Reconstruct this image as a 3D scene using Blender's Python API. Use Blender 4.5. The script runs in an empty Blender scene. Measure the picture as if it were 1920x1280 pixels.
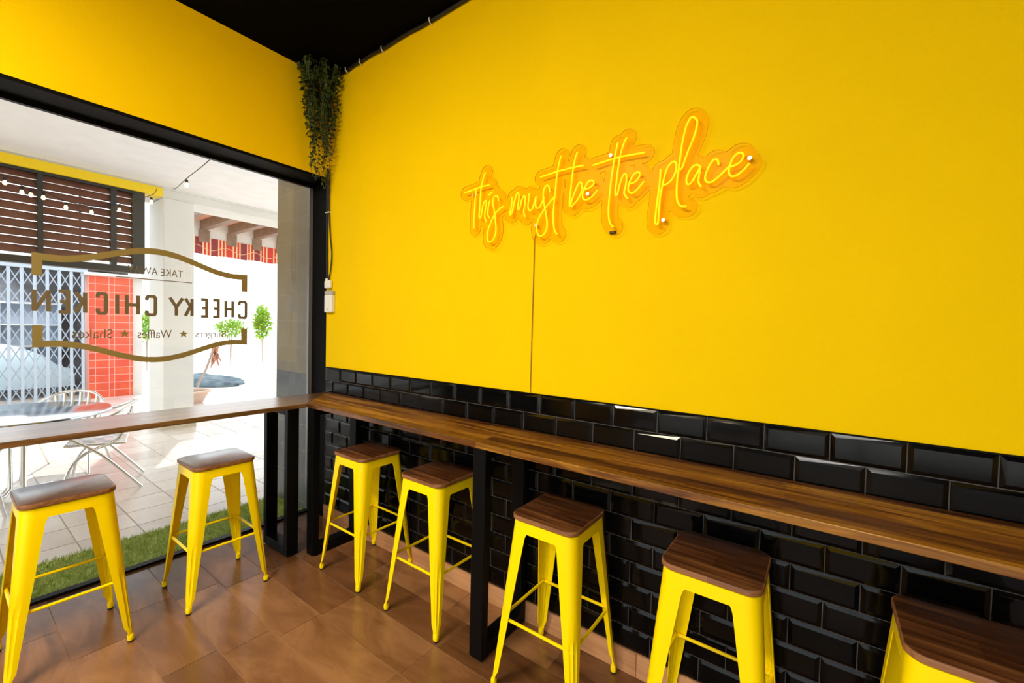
import bpy, bmesh, math, random
import numpy as np
from mathutils import Vector, Matrix, noise

# ---------------------------------------------------------------- camera, world, sun, large lights
scn = bpy.context.scene
cam_data = bpy.data.cameras.new('camera')
cam = bpy.data.objects.new('camera', cam_data)
scn.collection.objects.link(cam)
cam_data.sensor_width = 36.0
cam_data.lens = 798.42 / 1920 * 36.0
cam_data.clip_start = 0.02
_yaw, _pit, _rol = 2.200331832220513, -0.02863128697837341, 0.023801087301129505
_f = Vector((math.cos(_pit) * math.cos(_yaw), math.cos(_pit) * math.sin(_yaw), math.sin(_pit)))
_r = Vector((math.sin(_yaw), -math.cos(_yaw), 0.0))
_u = _r.cross(_f)
_r2 = _r * math.cos(_rol) + _u * math.sin(_rol)
_u2 = -_r * math.sin(_rol) + _u * math.cos(_rol)
_m = Matrix((( _r2.x, _u2.x, -_f.x, 3.1804), (_r2.y, _u2.y, -_f.y, -1.8608), (_r2.z, _u2.z, -_f.z, 1.5424), (0, 0, 0, 1)))
cam.matrix_world = _m
scn.camera = cam

world = bpy.data.worlds.new('sky')
scn.world = world
world.use_nodes = True
world.node_tree.nodes['Background'].inputs[0].default_value = (0.90, 0.95, 1.0, 1)
world.node_tree.nodes['Background'].inputs[1].default_value = 2.7

def light(name, kind, loc, energy, color=(1, 1, 1), size=None, target=None, size_y=None, direction=None):
    d = bpy.data.lights.new(name, kind)
    d.energy = energy
    d.color = color
    if kind == 'AREA':
        d.shape = 'RECTANGLE'
        d.size = size
        d.size_y = size_y or size
    o = bpy.data.objects.new(name, d)
    o.location = loc
    v = Vector(direction) if direction else (Vector(target) - Vector(loc) if target else Vector((0, 0, -1)))
    o.rotation_euler = v.to_track_quat('-Z', 'Y').to_euler()
    scn.collection.objects.link(o)
    return o

sun = light('sun', 'SUN', (-6, 6, 9), 4.5, (1.0, 0.95, 0.88), direction=(0.56, -0.27, -0.72))
sun.data.angle = 0.02
# added lamps, out of view, brightening the room (their panels are built below)
FILL_LAMPS = [(3.4, -4.4, 55, (1.0, 0.97, 0.93)), (6.3, -3.6, 10, (1.0, 0.97, 0.93)), (1.3, -3.0, 140, (1.0, 0.84, 0.60))]
for lx, ly, lw, lc in FILL_LAMPS:
    light('fill_lamp_light', 'AREA', (lx, ly, 3.38), lw, lc, 1.1, size_y=0.3)

light('fill_spot_light', 'AREA', (2.30, -2.90, 3.20), 36, (1.0, 0.80, 0.50), 0.10, target=(0.0, -0.9, 2.9))  # added unseen spot that brightens the yellow wall above the window

scn.view_settings.view_transform = 'Standard'
scn.view_settings.look = 'None'
scn.view_settings.gamma = 1.0
scn.view_settings.exposure = 0.0
scn.view_settings.use_curve_mapping = False
scn.cycles.max_bounces = 8
scn.cycles.diffuse_bounces = 5
scn.cycles.transparent_max_bounces = 12
scn.cycles.sample_clamp_indirect = 8.0

# ---------------------------------------------------------------- helpers
random.seed(7)
COL = scn.collection

class MB:
    def __init__(s):
        s.v = []; s.f = []; s.m = []
    def add(s, vs, fs, mi=0):
        b = len(s.v)
        s.v += [tuple(v) for v in vs]
        s.f += [tuple(i + b for i in f) for f in fs]
        s.m += [mi] * len(fs)
    def box(s, x0, x1, y0, y1, z0, z1, mi=0):
        vs = [(x0, y0, z0), (x1, y0, z0), (x1, y1, z0), (x0, y1, z0), (x0, y0, z1), (x1, y0, z1), (x1, y1, z1), (x0, y1, z1)]
        s.add(vs, [(0, 3, 2, 1), (4, 5, 6, 7), (0, 1, 5, 4), (1, 2, 6, 5), (2, 3, 7, 6), (3, 0, 4, 7)], mi)
    def obox(s, mat, sx, sy, sz, mi=0):
        vs = [mat @ Vector((a * sx / 2, b * sy / 2, c * sz / 2)) for c in (-1, 1) for a, b in ((-1, -1), (1, -1), (1, 1), (-1, 1))]
        s.add(vs, [(0, 3, 2, 1), (4, 5, 6, 7), (0, 1, 5, 4), (1, 2, 6, 5), (2, 3, 7, 6), (3, 0, 4, 7)], mi)
    def tube(s, pts, r, n=8, closed=False, cap=True, mi=0, flat=1.0):
        pts = [Vector(p) for p in pts]
        rr = r if isinstance(r, (list, tuple)) else [r] * len(pts)
        k = len(pts)
        t0 = (pts[1] - pts[0]).normalized()
        up = Vector((0, 0, 1)) if abs(t0.z) < 0.9 else Vector((1, 0, 0))
        a = t0.cross(up).normalized()
        rings = []
        for i, p in enumerate(pts):
            if closed: t = pts[(i + 1) % k] - pts[i - 1]
            elif i == 0: t = pts[1] - pts[0]
            elif i == k - 1: t = pts[-1] - pts[-2]
            else: t = pts[i + 1] - pts[i - 1]
            if t.length < 1e-9: t = t0
            t.normalize()
            a = (a - t * a.dot(t))
            if a.length < 1e-6: a = t.orthogonal()
            a.normalize()
            b = t.cross(a)
            rings.append([p + (a * math.cos(2 * math.pi * j / n) + b * math.sin(2 * math.pi * j / n) * flat) * rr[i] for j in range(n)])
        vs = [v for ring in rings for v in ring]
        fs = []
        for i in range(k if closed else k - 1):
            i2 = (i + 1) % k
            for j in range(n):
                j2 = (j + 1) % n
                fs.append((i * n + j, i * n + j2, i2 * n + j2, i2 * n + j))
        if cap and not closed:
            fs.append(tuple(reversed(range(n))))
            fs.append(tuple((k - 1) * n + j for j in range(n)))
        s.add(vs, fs, mi)
    def lathe(s, prof, cx=0, cy=0, n=24, mi=0):
        k = len(prof)
        vs = [(cx + r * math.cos(2 * math.pi * j / n), cy + r * math.sin(2 * math.pi * j / n), z) for r, z in prof for j in range(n)]
        fs = [(i * n + j, i * n + (j + 1) % n, (i + 1) * n + (j + 1) % n, (i + 1) * n + j) for i in range(k - 1) for j in range(n)]
        fs.append(tuple(reversed(range(n))))
        fs.append(tuple((k - 1) * n + j for j in range(n)))
        s.add(vs, fs, mi)
    def loft(s, rings, mi=0, caps=True):
        n = len(rings[0]); k = len(rings)
        vs = [v for r in rings for v in r]
        fs = [(i * n + j, i * n + (j + 1) % n, (i + 1) * n + (j + 1) % n, (i + 1) * n + j) for i in range(k - 1) for j in range(n)]
        if caps:
            fs.append(tuple(reversed(range(n))))
            fs.append(tuple((k - 1) * n + j for j in range(n)))
        s.add(vs, fs, mi)
    def build(s, name, mats, parent=None, smooth=None, loc=None, bevel=None):
        me = bpy.data.meshes.new(name)
        me.from_pydata(s.v, [], s.f)
        if not isinstance(mats, (list, tuple)): mats = [mats]
        for m in mats: me.materials.append(m)
        me.polygons.foreach_set('material_index', s.m)
        bm = bmesh.new(); bm.from_mesh(me)
        bmesh.ops.recalc_face_normals(bm, faces=bm.faces)
        bm.to_mesh(me); bm.free()
        if smooth is not None:
            me.shade_smooth()
            me.set_sharp_from_angle(angle=math.radians(smooth))
        o = bpy.data.objects.new(name, me)
        COL.objects.link(o)
        if parent: o.parent = parent
        if loc: o.location = loc
        if bevel:
            b = o.modifiers.new('bevel', 'BEVEL'); b.width = bevel; b.segments = 2; b.limit_method = 'ANGLE'; b.angle_limit = math.radians(50)
            b.harden_normals = False
        return o

def tag(o, label, cat, group=None):
    o['label'] = label; o['category'] = cat
    if group: o['group'] = group
    return o
def struct(o, label=None):
    o['kind'] = 'structure'
    if label: o['label'] = label
    return o
def empty(name, label, cat, loc=(0, 0, 0), rz=0, group=None):
    o = bpy.data.objects.new(name, None)
    COL.objects.link(o); o.location = loc; o.rotation_euler.z = rz
    o.empty_display_size = 0.1
    return tag(o, label, cat, group)
def children(o):
    return [c for c in COL.objects if c.parent == o]
def copy_tree(o, parent=None):
    c = o.copy(); COL.objects.link(c)
    if parent: c.parent = parent
    for ch in children(o): copy_tree(ch, c)
    return c

# ---------------------------------------------------------------- materials
def mat(name, color=(0.8, 0.8, 0.8), rough=0.5, metal=0.0, spec=0.5, bump=None, coat=0.0, noise_col=None, emit=None):
    m = bpy.data.materials.new(name); m.use_nodes = True
    nt = m.node_tree; b = nt.nodes['Principled BSDF']
    b.inputs['Base Color'].default_value = (*color, 1)
    b.inputs['Roughness'].default_value = rough
    b.inputs['Metallic'].default_value = metal
    b.inputs['Specular IOR Level'].default_value = spec
    b.inputs['Coat Weight'].default_value = coat
    b.inputs['Coat Roughness'].default_value = 0.15
    tc = nt.nodes.new('ShaderNodeTexCoord')
    if noise_col:
        c2, sc, det = noise_col
        n = nt.nodes.new('ShaderNodeTexNoise'); n.inputs['Scale'].default_value = sc; n.inputs['Detail'].default_value = det
        nt.links.new(tc.outputs['Object'], n.inputs['Vector'])
        r = nt.nodes.new('ShaderNodeValToRGB')
        r.color_ramp.elements[0].position = 0.35; r.color_ramp.elements[1].position = 0.68
        r.color_ramp.elements[0].color = (*color, 1); r.color_ramp.elements[1].color = (*c2, 1)
        nt.links.new(n.outputs['Fac'], r.inputs['Fac']); nt.links.new(r.outputs['Color'], b.inputs['Base Color'])
    if bump:
        sc, st = bump
        n = nt.nodes.new('ShaderNodeTexNoise'); n.inputs['Scale'].default_value = sc; n.inputs['Detail'].default_value = 4
        nt.links.new(tc.outputs['Object'], n.inputs['Vector'])
        bp = nt.nodes.new('ShaderNodeBump'); bp.inputs['Strength'].default_value = st; bp.inputs['Distance'].default_value = 0.01
        nt.links.new(n.outputs['Fac'], bp.inputs['Height']); nt.links.new(bp.outputs['Normal'], b.inputs['Normal'])
    if emit:
        b.inputs['Emission Color'].default_value = (*emit[0], 1); b.inputs['Emission Strength'].default_value = emit[1]
    return m

def wood(name, ramp, axis='x', rough=0.35, stave=0.045, stave_len=0.9, grain=9.0, var=0.5, coat=0.0, spec=0.5):
    """wood with narrow staves running along one axis and fine grain inside each"""
    m = bpy.data.materials.new(name); m.use_nodes = True
    nt = m.node_tree; N = nt.nodes.new; L = nt.links.new
    b = nt.nodes['Principled BSDF']; b.inputs['Roughness'].default_value = rough; b.inputs['Coat Weight'].default_value = coat; b.inputs['Coat Roughness'].default_value = 0.3
    b.inputs['Specular IOR Level'].default_value = spec
    tc = N('ShaderNodeTexCoord'); mp = N('ShaderNodeMapping')
    if axis == 'y': mp.inputs['Rotation'].default_value = (0, 0, math.radians(90))
    L(tc.outputs['Object'], mp.inputs['Vector'])
    br = N('ShaderNodeTexBrick'); br.offset = 0.37; br.squash = 1
    br.inputs['Color1'].default_value = (0, 0, 0, 1); br.inputs['Color2'].default_value = (1, 1, 1, 1)
    br.inputs['Mortar'].default_value = (0.5, 0.5, 0.5, 1); br.inputs['Mortar Size'].default_value = 0.0
    br.inputs['Scale'].default_value = 1.0; br.inputs['Brick Width'].default_value = stave_len; br.inputs['Row Height'].default_value = stave
    L(mp.outputs['Vector'], br.inputs['Vector'])
    st = N('ShaderNodeMapping'); st.inputs['Scale'].default_value = (1.2, grain * 3, grain * 3)
    L(mp.outputs['Vector'], st.inputs['Vector'])
    no = N('ShaderNodeTexNoise'); no.inputs['Scale'].default_value = 2.2; no.inputs['Detail'].default_value = 7; no.inputs['Roughness'].default_value = 0.62
    no.inputs['Distortion'].default_value = 0.6
    L(st.outputs['Vector'], no.inputs['Vector'])
    mx = N('ShaderNodeMix'); mx.data_type = 'FLOAT'; mx.inputs[0].default_value = var
    L(no.outputs['Fac'], mx.inputs[2]); L(br.outputs['Color'], mx.inputs[3])
    cr = N('ShaderNodeValToRGB'); e = cr.color_ramp.elements
    e[0].position = 0.32; e[0].color = (*ramp[0], 1); e[1].position = 0.70; e[1].color = (*ramp[-1], 1)
    for i, c in enumerate(ramp[1:-1]):
        x = e.new(0.32 + 0.38 * (i + 1) / (len(ramp) - 1)); x.color = (*c, 1)
    L(mx.outputs[0], cr.inputs['Fac']); L(cr.outputs['Color'], b.inputs['Base Color'])
    bp = N('ShaderNodeBump'); bp.inputs['Strength'].default_value = 0.08; bp.inputs['Distance'].default_value = 0.002
    L(no.outputs['Fac'], bp.inputs['Height']); L(bp.outputs['Normal'], b.inputs['Normal'])
    return m

def island(name, c1, c2, rough, grain=None, spec=0.5, bump=0.05, c3=None):
    """tiles: every mesh island takes its own shade between two colours, with a cloudy grain"""
    m = bpy.data.materials.new(name); m.use_nodes = True
    nt = m.node_tree; N = nt.nodes.new; L = nt.links.new
    b = nt.nodes['Principled BSDF']; b.inputs['Roughness'].default_value = rough; b.inputs['Specular IOR Level'].default_value = spec
    g = N('ShaderNodeNewGeometry'); tc = N('ShaderNodeTexCoord'); mp = N('ShaderNodeMapping')
    mp.inputs['Scale'].default_value = grain or (4, 4, 4)
    off = N('ShaderNodeVectorMath'); off.operation = 'MULTIPLY_ADD'
    off.inputs[1].default_value = (13.7, 7.3, 3.1)
    L(g.outputs['Random Per Island'], off.inputs[0]); L(tc.outputs['Object'], off.inputs[2])
    L(off.outputs[0], mp.inputs['Vector'])
    no = N('ShaderNodeTexNoise'); no.inputs['Scale'].default_value = 1.0; no.inputs['Detail'].default_value = 6; no.inputs['Roughness'].default_value = 0.6
    no.inputs['Distortion'].default_value = 0.8
    L(mp.outputs['Vector'], no.inputs['Vector'])
    mx = N('ShaderNodeMix'); mx.data_type = 'FLOAT'; mx.inputs[0].default_value = 0.35
    L(no.outputs['Fac'], mx.inputs[2]); L(g.outputs['Random Per Island'], mx.inputs[3])
    cr = N('ShaderNodeValToRGB'); e = cr.color_ramp.elements
    e[0].position = 0.25; e[0].color = (*c1, 1); e[1].position = 0.72; e[1].color = (*c2, 1)
    if c3: x = e.new(0.5); x.color = (*c3, 1)
    L(mx.outputs[0], cr.inputs['Fac']); L(cr.outputs['Color'], b.inputs['Base Color'])
    bp = N('ShaderNodeBump'); bp.inputs['Strength'].default_value = bump; bp.inputs['Distance'].default_value = 0.004
    L(no.outputs['Fac'], bp.inputs['Height']); L(bp.outputs['Normal'], b.inputs['Normal'])
    return m

def glassy(name, tint=(0.96, 0.98, 0.98), ior=1.45, rough=0.0, boost=1.0):
    m = bpy.data.materials.new(name); m.use_nodes = True
    nt = m.node_tree; N = nt.nodes.new; L = nt.links.new
    nt.nodes.remove(nt.nodes['Principled BSDF'])
    t = N('ShaderNodeBsdfTransparent'); t.inputs[0].default_value = (*tint, 1)
    g = N('ShaderNodeBsdfGlossy'); g.inputs['Roughness'].default_value = rough
    fr = N('ShaderNodeFresnel'); fr.inputs['IOR'].default_value = ior
    mu = N('ShaderNodeMath'); mu.operation = 'MULTIPLY'; mu.inputs[1].default_value = boost; mu.use_clamp = True
    mi = N('ShaderNodeMixShader')
    L(fr.outputs[0], mu.inputs[0]); L(mu.outputs[0], mi.inputs[0]); L(t.outputs[0], mi.inputs[1]); L(g.outputs[0], mi.inputs[2])
    L(mi.outputs[0], nt.nodes['Material Output'].inputs['Surface'])
    return m

M = {}
M['yellow_wall'] = mat('yellow_wall_paint', (0.79, 0.545, 0.0), 0.7, spec=0.05, bump=(160, 0.10), noise_col=((0.82, 0.565, 0.0), 2.0, 3))
M['yellow_metal'] = mat('yellow_powder_coat', (0.96, 0.74, 0.0), 0.33, spec=0.25)
M['black_paint'] = mat('black_paint', (0.002, 0.002, 0.0024), 0.6, spec=0.08, bump=(120, 0.1))
M['ceiling'] = mat('black_ceiling_paint', (0.0022, 0.0022, 0.0025), 0.9, spec=0.03, bump=(60, 0.15))
M['black_metal'] = mat('black_metal', (0.0025, 0.003, 0.004), 0.4, spec=0.12)
M['black_tile'] = island('black_glazed_tile', (0.0015, 0.0015, 0.0018), (0.003, 0.003, 0.0035), 0.09, bump=0.02, spec=0.2)
M['grout'] = mat('grey_grout', (0.075, 0.075, 0.08), 0.9, spec=0.1)
M['rubber'] = mat('black_rubber', (0.01, 0.01, 0.01), 0.7)
M['bar_wood'] = wood('bar_walnut_x', [(0.035, 0.011, 0.003), (0.12, 0.042, 0.008), (0.27, 0.12, 0.014), (0.50, 0.25, 0.03)], 'x', 0.28, 0.06, 1.9, 6, 0.22)
M['bar_wood_glare'] = wood('bar_walnut_y_glare', [(0.06, 0.028, 0.012), (0.12, 0.058, 0.024), (0.20, 0.10, 0.043), (0.27, 0.145, 0.065)], 'y', 0.26, 0.06, 1.9, 6, 0.2, coat=1.0, spec=0.8)  # same walnut, its colour greyed to carry the window glare
M['seat_wood'] = wood('seat_walnut_x', [(0.022, 0.008, 0.003), (0.065, 0.022, 0.007), (0.12, 0.043, 0.014), (0.20, 0.082, 0.026)], 'x', 0.36, 0.075, 1.0, 8, 0.12)
M['seat_edge'] = wood('seat_edge', [(0.13, 0.05, 0.018), (0.26, 0.11, 0.04), (0.36, 0.16, 0.06)], 'x', 0.45, 0.4, 2.0, 8, 0.2)
M['seat_wood_glare'] = wood('seat_walnut_y_glare', [(0.04, 0.016, 0.008), (0.09, 0.038, 0.019), (0.15, 0.067, 0.035), (0.21, 0.098, 0.052)], 'y', 0.28, 0.075, 1.0, 8, 0.2, coat=0.8, spec=0.8)  # seat walnut with window glare put into a paler, greyer colour
M['base_wood'] = wood('baseboard_wood', [(0.40, 0.19, 0.09), (0.55, 0.29, 0.14), (0.66, 0.37, 0.20)], 'x', 0.45, 0.2, 0.64, 6, 0.3)
M['floor'] = island('floor_planks', (0.09, 0.037, 0.014), (0.33, 0.165, 0.075), 0.22, (2.6, 7, 4), c3=(0.19, 0.084, 0.033), bump=0.12)
M['floor_grout'] = mat('floor_grout', (0.33, 0.19, 0.11), 0.7)
M['paving'] = island('pale_paving', (0.60, 0.52, 0.46), (0.80, 0.75, 0.71), 0.25, (2, 2, 2), c3=(0.71, 0.64, 0.59))
M['paving_grout'] = mat('paving_grout', (0.50, 0.46, 0.43), 0.8)
M['street'] = mat('street_concrete', (0.72, 0.70, 0.67), 0.8, noise_col=((0.80, 0.78, 0.75), 3, 4))
M['plaster'] = mat('white_plaster', (0.69, 0.685, 0.655), 0.8, bump=(30, 0.2), noise_col=((0.63, 0.625, 0.595), 1.2, 5))
M['soffit'] = mat('soffit_plaster', (0.82, 0.81, 0.81), 0.85, bump=(14, 0.25), noise_col=((0.77, 0.755, 0.75), 5, 5))
M['yellow_band'] = mat('yellow_fascia', (0.88, 0.62, 0.004), 0.5)
M['pier_upper'] = mat('beige_tile', (0.235, 0.185, 0.115), 0.4, noise_col=((0.28, 0.22, 0.14), 6, 4))
M['pier_lower'] = mat('grey_tile', (0.10, 0.10, 0.10), 0.3, noise_col=((0.15, 0.15, 0.15), 8, 4))
M['pier_joint'] = mat('pier_joint', (0.36, 0.32, 0.24), 0.6)
M['alu'] = mat('brushed_aluminium', (0.80, 0.81, 0.82), 0.24, metal=1.0)
M['alu_top'] = mat('spun_aluminium_top', (0.50, 0.52, 0.54), 0.13, metal=1.0)
M['alu_frame'] = mat('grey_window_frame', (0.30, 0.30, 0.30), 0.35, metal=0.6)
M['glass'] = glassy('window_glass', (0.97, 0.985, 0.98), 1.42)
M['acrylic'] = glassy('halo_tinted_acrylic', (1.0, 0.935, 0.80), 1.1, 0.2, 0.2)  # warm tint paints the neon halo into the backing
M['acrylic_edge'] = mat('acrylic_edge', (0.72, 0.42, 0.03), 0.25)
M['neon'] = mat('yellow_neon_tube', (1.0, 0.64, 0.01), 0.4, spec=0.2, emit=((1.0, 0.42, 0.0), 1.0))
M['screw'] = mat('steel_standoff', (0.75, 0.6, 0.45), 0.3, metal=0.7)
M['cable'] = mat('black_cable', (0.008, 0.008, 0.008), 0.5)
M['thin_cable'] = mat('brown_cable', (0.30, 0.16, 0.01), 0.5)
M['white_plastic'] = mat('white_plastic', (0.76, 0.79, 0.80), 0.35)
M['grey_plastic'] = mat('grey_plastic', (0.42, 0.42, 0.40), 0.4)
M['gold_vinyl'] = mat('gold_vinyl', (0.22, 0.17, 0.06), 0.45, spec=0.3)
M['brown_vinyl'] = mat('brown_vinyl', (0.13, 0.10, 0.06), 0.5)
M['leaf_dark'] = mat('ivy_leaf', (0.010, 0.030, 0.008), 0.5, noise_col=((0.05, 0.09, 0.012), 12, 2))
M['stem'] = mat('ivy_stem', (0.05, 0.08, 0.015), 0.6)
M['turf'] = mat('artificial_grass', (0.30, 0.42, 0.07), 0.75, noise_col=((0.58, 0.64, 0.20), 22, 4))
M['louvre'] = mat('brown_louvre', (0.115, 0.04, 0.026), 0.45, noise_col=((0.18, 0.075, 0.045), 4, 4))
M['dark_frame'] = mat('charcoal_frame', (0.022, 0.024, 0.024), 0.5)
M['gate'] = mat('blue_grey_gate', (0.48, 0.56, 0.66), 0.45)
M['gate_dark'] = mat('gate_lattice', (0.42, 0.50, 0.62), 0.5)
M['red_tile'] = island('red_tile', (0.62, 0.05, 0.018), (0.80, 0.105, 0.035), 0.25)
M['red_grout'] = mat('red_tile_grout', (0.85, 0.42, 0.36), 0.7)
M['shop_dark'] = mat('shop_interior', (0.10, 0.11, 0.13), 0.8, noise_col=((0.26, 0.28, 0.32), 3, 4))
M['pale_blue'] = mat('pale_blue_cover', (0.62, 0.78, 0.86), 0.6)
M['rafter'] = mat('dark_rafter', (0.18, 0.115, 0.09), 0.6, noise_col=((0.25, 0.17, 0.13), 9, 4))
M['terracotta'] = mat('terracotta_boards', (0.78, 0.36, 0.27), 0.7, noise_col=((0.85, 0.44, 0.34), 6, 4))
M['awn_red'] = mat('awning_red', (0.55, 0.02, 0.03), 0.7)
M['awn_maroon'] = mat('awning_maroon', (0.22, 0.015, 0.045), 0.7)
M['awn_cream'] = mat('awning_cream', (0.85, 0.55, 0.30), 0.7)
M['leaf_bright'] = mat('bright_leaf', (0.16, 0.42, 0.04), 0.5, noise_col=((0.40, 0.52, 0.06), 6, 3))
M['leaf_red'] = mat('reddish_leaf', (0.50, 0.22, 0.14), 0.6)
M['bark'] = mat('pale_bark', (0.42, 0.34, 0.28), 0.8)
M['mound'] = mat('blue_grey_mound', (0.06, 0.09, 0.12), 0.9, noise_col=((0.16, 0.22, 0.25), 5, 5), spec=0.1)
M['pot'] = mat('clay_pot', (0.60, 0.42, 0.32), 0.7)
M['soil'] = mat('soil', (0.10, 0.07, 0.05), 0.9)
M['bulb'] = mat('warm_bulb', (1, 0.8, 0.4), 0.3, emit=((1.0, 0.66, 0.22), 5.0))
M['fill_panel'] = mat('fill_diffuser', (1, 0.97, 0.9), 0.5, emit=((1.0, 0.94, 0.84), 6.0))
M['base_tile'] = island('pillar_plinth_tile', (0.42, 0.36, 0.25), (0.52, 0.45, 0.33), 0.5)

# ---------------------------------------------------------------- room shell
ZC = 3.45        # ceiling height
XR, YB = 7.2, -5.2
ZT = 1.2075      # top of the tiled wainscot

def planks(x0, x1, y0, y1, L, W, gap, z, offs, seed=1, n_in=None):
    """rows of rectangular tiles along x, each an island; returns MB"""
    mb = MB(); rnd = random.Random(seed)
    r = 0; y = y1
    while y > y0 + 1e-6:
        yb = max(y - W, y0)
        x = x0 - L + (offs[r % len(offs)] - x0) % L
        while x < x1:
            a, b = max(x, x0), min(x + L, x1)
            if b - a > 0.01:
                g = gap / 2; h = 0.0012
                A, B, C, D = a + g, b - g, yb + g, y - g
                vs = [(A, C, z), (B, C, z), (B, D, z), (A, D, z)]
                k = 0.002
                vs += [(A - k * 0, C, z - 0.003), (B, C, z - 0.003), (B, D, z - 0.003), (A, D, z - 0.003)]
                mb.add(vs, [(0, 1, 2, 3), (0, 4, 5, 1), (1, 5, 6, 2), (2, 6, 7, 3), (3, 7, 4, 0)], 0)
            x += L
        y -= W; r += 1
    return mb

fl = planks(-0.25, XR, YB, 0.0, 0.64, 0.2135, 0.0035, 0.0, [0.30, 0.455, 0.44, 0.43, 0.345, 0.29, 0.50, 0.18, 0.40], 3)
fl.box(-0.25, XR, YB, 0.0, -0.12, -0.0022, 1)
struct(fl.build('floor', [M['floor'], M['floor_grout']]))

mb = MB(); mb.box(-0.25, XR + 0.1, YB - 0.1, 0.1, ZC, ZC + 0.12)
struct(mb.build('ceiling', M['ceiling']))

# wall with the sign: yellow above, black beside the window reveal
mb = MB()
mb.box(0.0, XR, 0.0, 0.12, -0.12, ZC, 0)
struct(mb.build('wall_right', [M['yellow_wall']]))
mb = MB()
mb.box(-0.25, -0.0005, -0.0, 0.12, -0.12, 2.674, 0)
struct(mb.build('trim_1', [M['black_paint']]))

# bevelled metro tiles, every tile its own island
tm = MB(); rnd = random.Random(5)
x0 = 0.215
def metro(xa, xb, z0, z1):
    g = 0.0017; y0_ = -0.0025; yt = -0.0075; bv = 0.013
    A, B, C, D = xa + g, xb - g, z0 + g, z1 - g
    bx = min(bv, (B - A) * 0.3)
    t = [rnd.uniform(-0.0006, 0.0006) for _ in range(2)]
    vs = [(A, -0.0005, C), (B, -0.0005, C), (B, -0.0005, D), (A, -0.0005, D),
          (A, y0_, C), (B, y0_, C), (B, y0_, D), (A, y0_, D),
          (A + bx, yt - t[0] - t[1], C + bv), (B - bx, yt + t[0] - t[1], C + bv), (B - bx, yt + t[0] + t[1], D - bv), (A + bx, yt - t[0] + t[1], D - bv)]
    fs = []
    for b in (0, 4):
        for i in range(4):
            fs.append((b + i, b + (i + 1) % 4, b + 4 + (i + 1) % 4, b + 4 + i))
    fs.append((8, 9, 10, 11))
    tm.add(vs, fs, 0)
for row in range(11):
    z1 = ZT - 0.1 * row; z0 = z1 - 0.1
    off = 0.215 if row % 2 == 0 else 0.115
    n0 = -3
    for n in range(n0, 38):
        a = off + 0.2 * n; b = a + 0.2
        a2, b2 = max(a, 0.002), min(b, XR)
        if b2 - a2 > 0.015: metro(a2, b2, z0, z1)
tm.box(0.0, XR, -0.0014, 0.0, ZT - 1.1, ZT, 1)
tm.box(0.0, XR, -0.0085, 0.0, ZT, ZT + 0.004, 2)
o = tm.build('wall_right_wainscot', [M['black_tile'], M['grout'], M['black_paint']])
struct(o)
mb = MB()
x = 0.0; k = 0
while x < XR:
    b = min(x + 0.64, XR)
    mb.box(x + 0.001, b - 0.001, -0.012, 0.0, 0.0, 0.107)
    x = b
struct(mb.build('baseboard_right', M['base_wood'], bevel=0.002))

# window wall: yellow above the opening, deep black reveal, one long pane
YW = -3.9
mb = MB()
mb.box(-0.25, 0.0, YB, 0.0, 2.694, ZC, 0)
mb.box(-0.25, 0.0, YB, YW, -0.12, 2.694, 0)
struct(mb.build('wall_left', M['yellow_wall']))
mb = MB()
mb.box(-0.25, 0.001, YW, 0.0, 2.674, 2.6939)
struct(mb.build('trim_2', M['black_paint']))
w = MB(); w.box(-0.228, -0.222, YW, -0.004, 0.012, 2.652)
win = struct(w.build('window_1', M['glass']))
w = MB()
w.box(-0.24, -0.192, YW, -0.002, 0.0, 0.016); w.box(-0.24, -0.21, YW, -0.002, 2.65, 2.673)
w.build('window_frame', M['black_metal'], win)
w = MB(); w.box(-0.24, -0.212, -0.03, -0.001, 0.0165, 2.649); w.box(-0.24, -0.212, YW, YW + 0.03, 0.0165, 2.649)
w.build('window_side_profile', M['alu_frame'], win)

# rest of the room behind the camera, seen only in reflections
mb = MB()
mb.box(-0.25, 0.6, YB - 0.12, YB, -0.12, ZC); mb.box(6.6, XR, YB - 0.12, YB, -0.12, ZC)
mb.box(0.6, 6.6, YB - 0.12, YB, 2.6, ZC)
struct(mb.build('wall_back', M['yellow_wall']))
mb = MB(); mb.box(XR, XR + 0.12, YB - 0.12, 0.12, -0.12, ZC)
struct(mb.build('wall_far', M['yellow_wall']))
w = MB(); w.box(0.6, 6.6, YB - 0.06, YB - 0.054, 0.0, 2.6)
w2 = struct(w.build('window_2', M['glass']))
w = MB()
for xx in (0.6, 2.08, 3.58, 5.08, 6.56): w.box(xx, xx + 0.04, YB - 0.08, YB - 0.03, 0, 2.6)
w.box(0.6, 6.6, YB - 0.08, YB - 0.03, 2.56, 2.6); w.box(0.6, 6.6, YB - 0.08, YB - 0.03, 0.0, 0.06)
w.build('window_frame', M['black_metal'], w2)
for i, (lx, ly, lw, lc) in enumerate(FILL_LAMPS):
    e = empty('fill_lamp', ['added rectangular fill lamp in the middle of the room', 'added rectangular fill lamp nearer the far end wall', 'added rectangular fill lamp nearest the shop window'][i], 'lamp', (lx, ly, 3.45), 0, 'added fill lamps')
    q = MB(); q.box(-0.58, 0.58, -0.17, 0.17, -0.045, 0.0); q.build('fill_housing', M['black_metal'], e)
    q = MB(); q.box(-0.55, 0.55, -0.14, 0.14, -0.05, -0.0451); q.build('fill_diffuser', M['fill_panel'], e)

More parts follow.
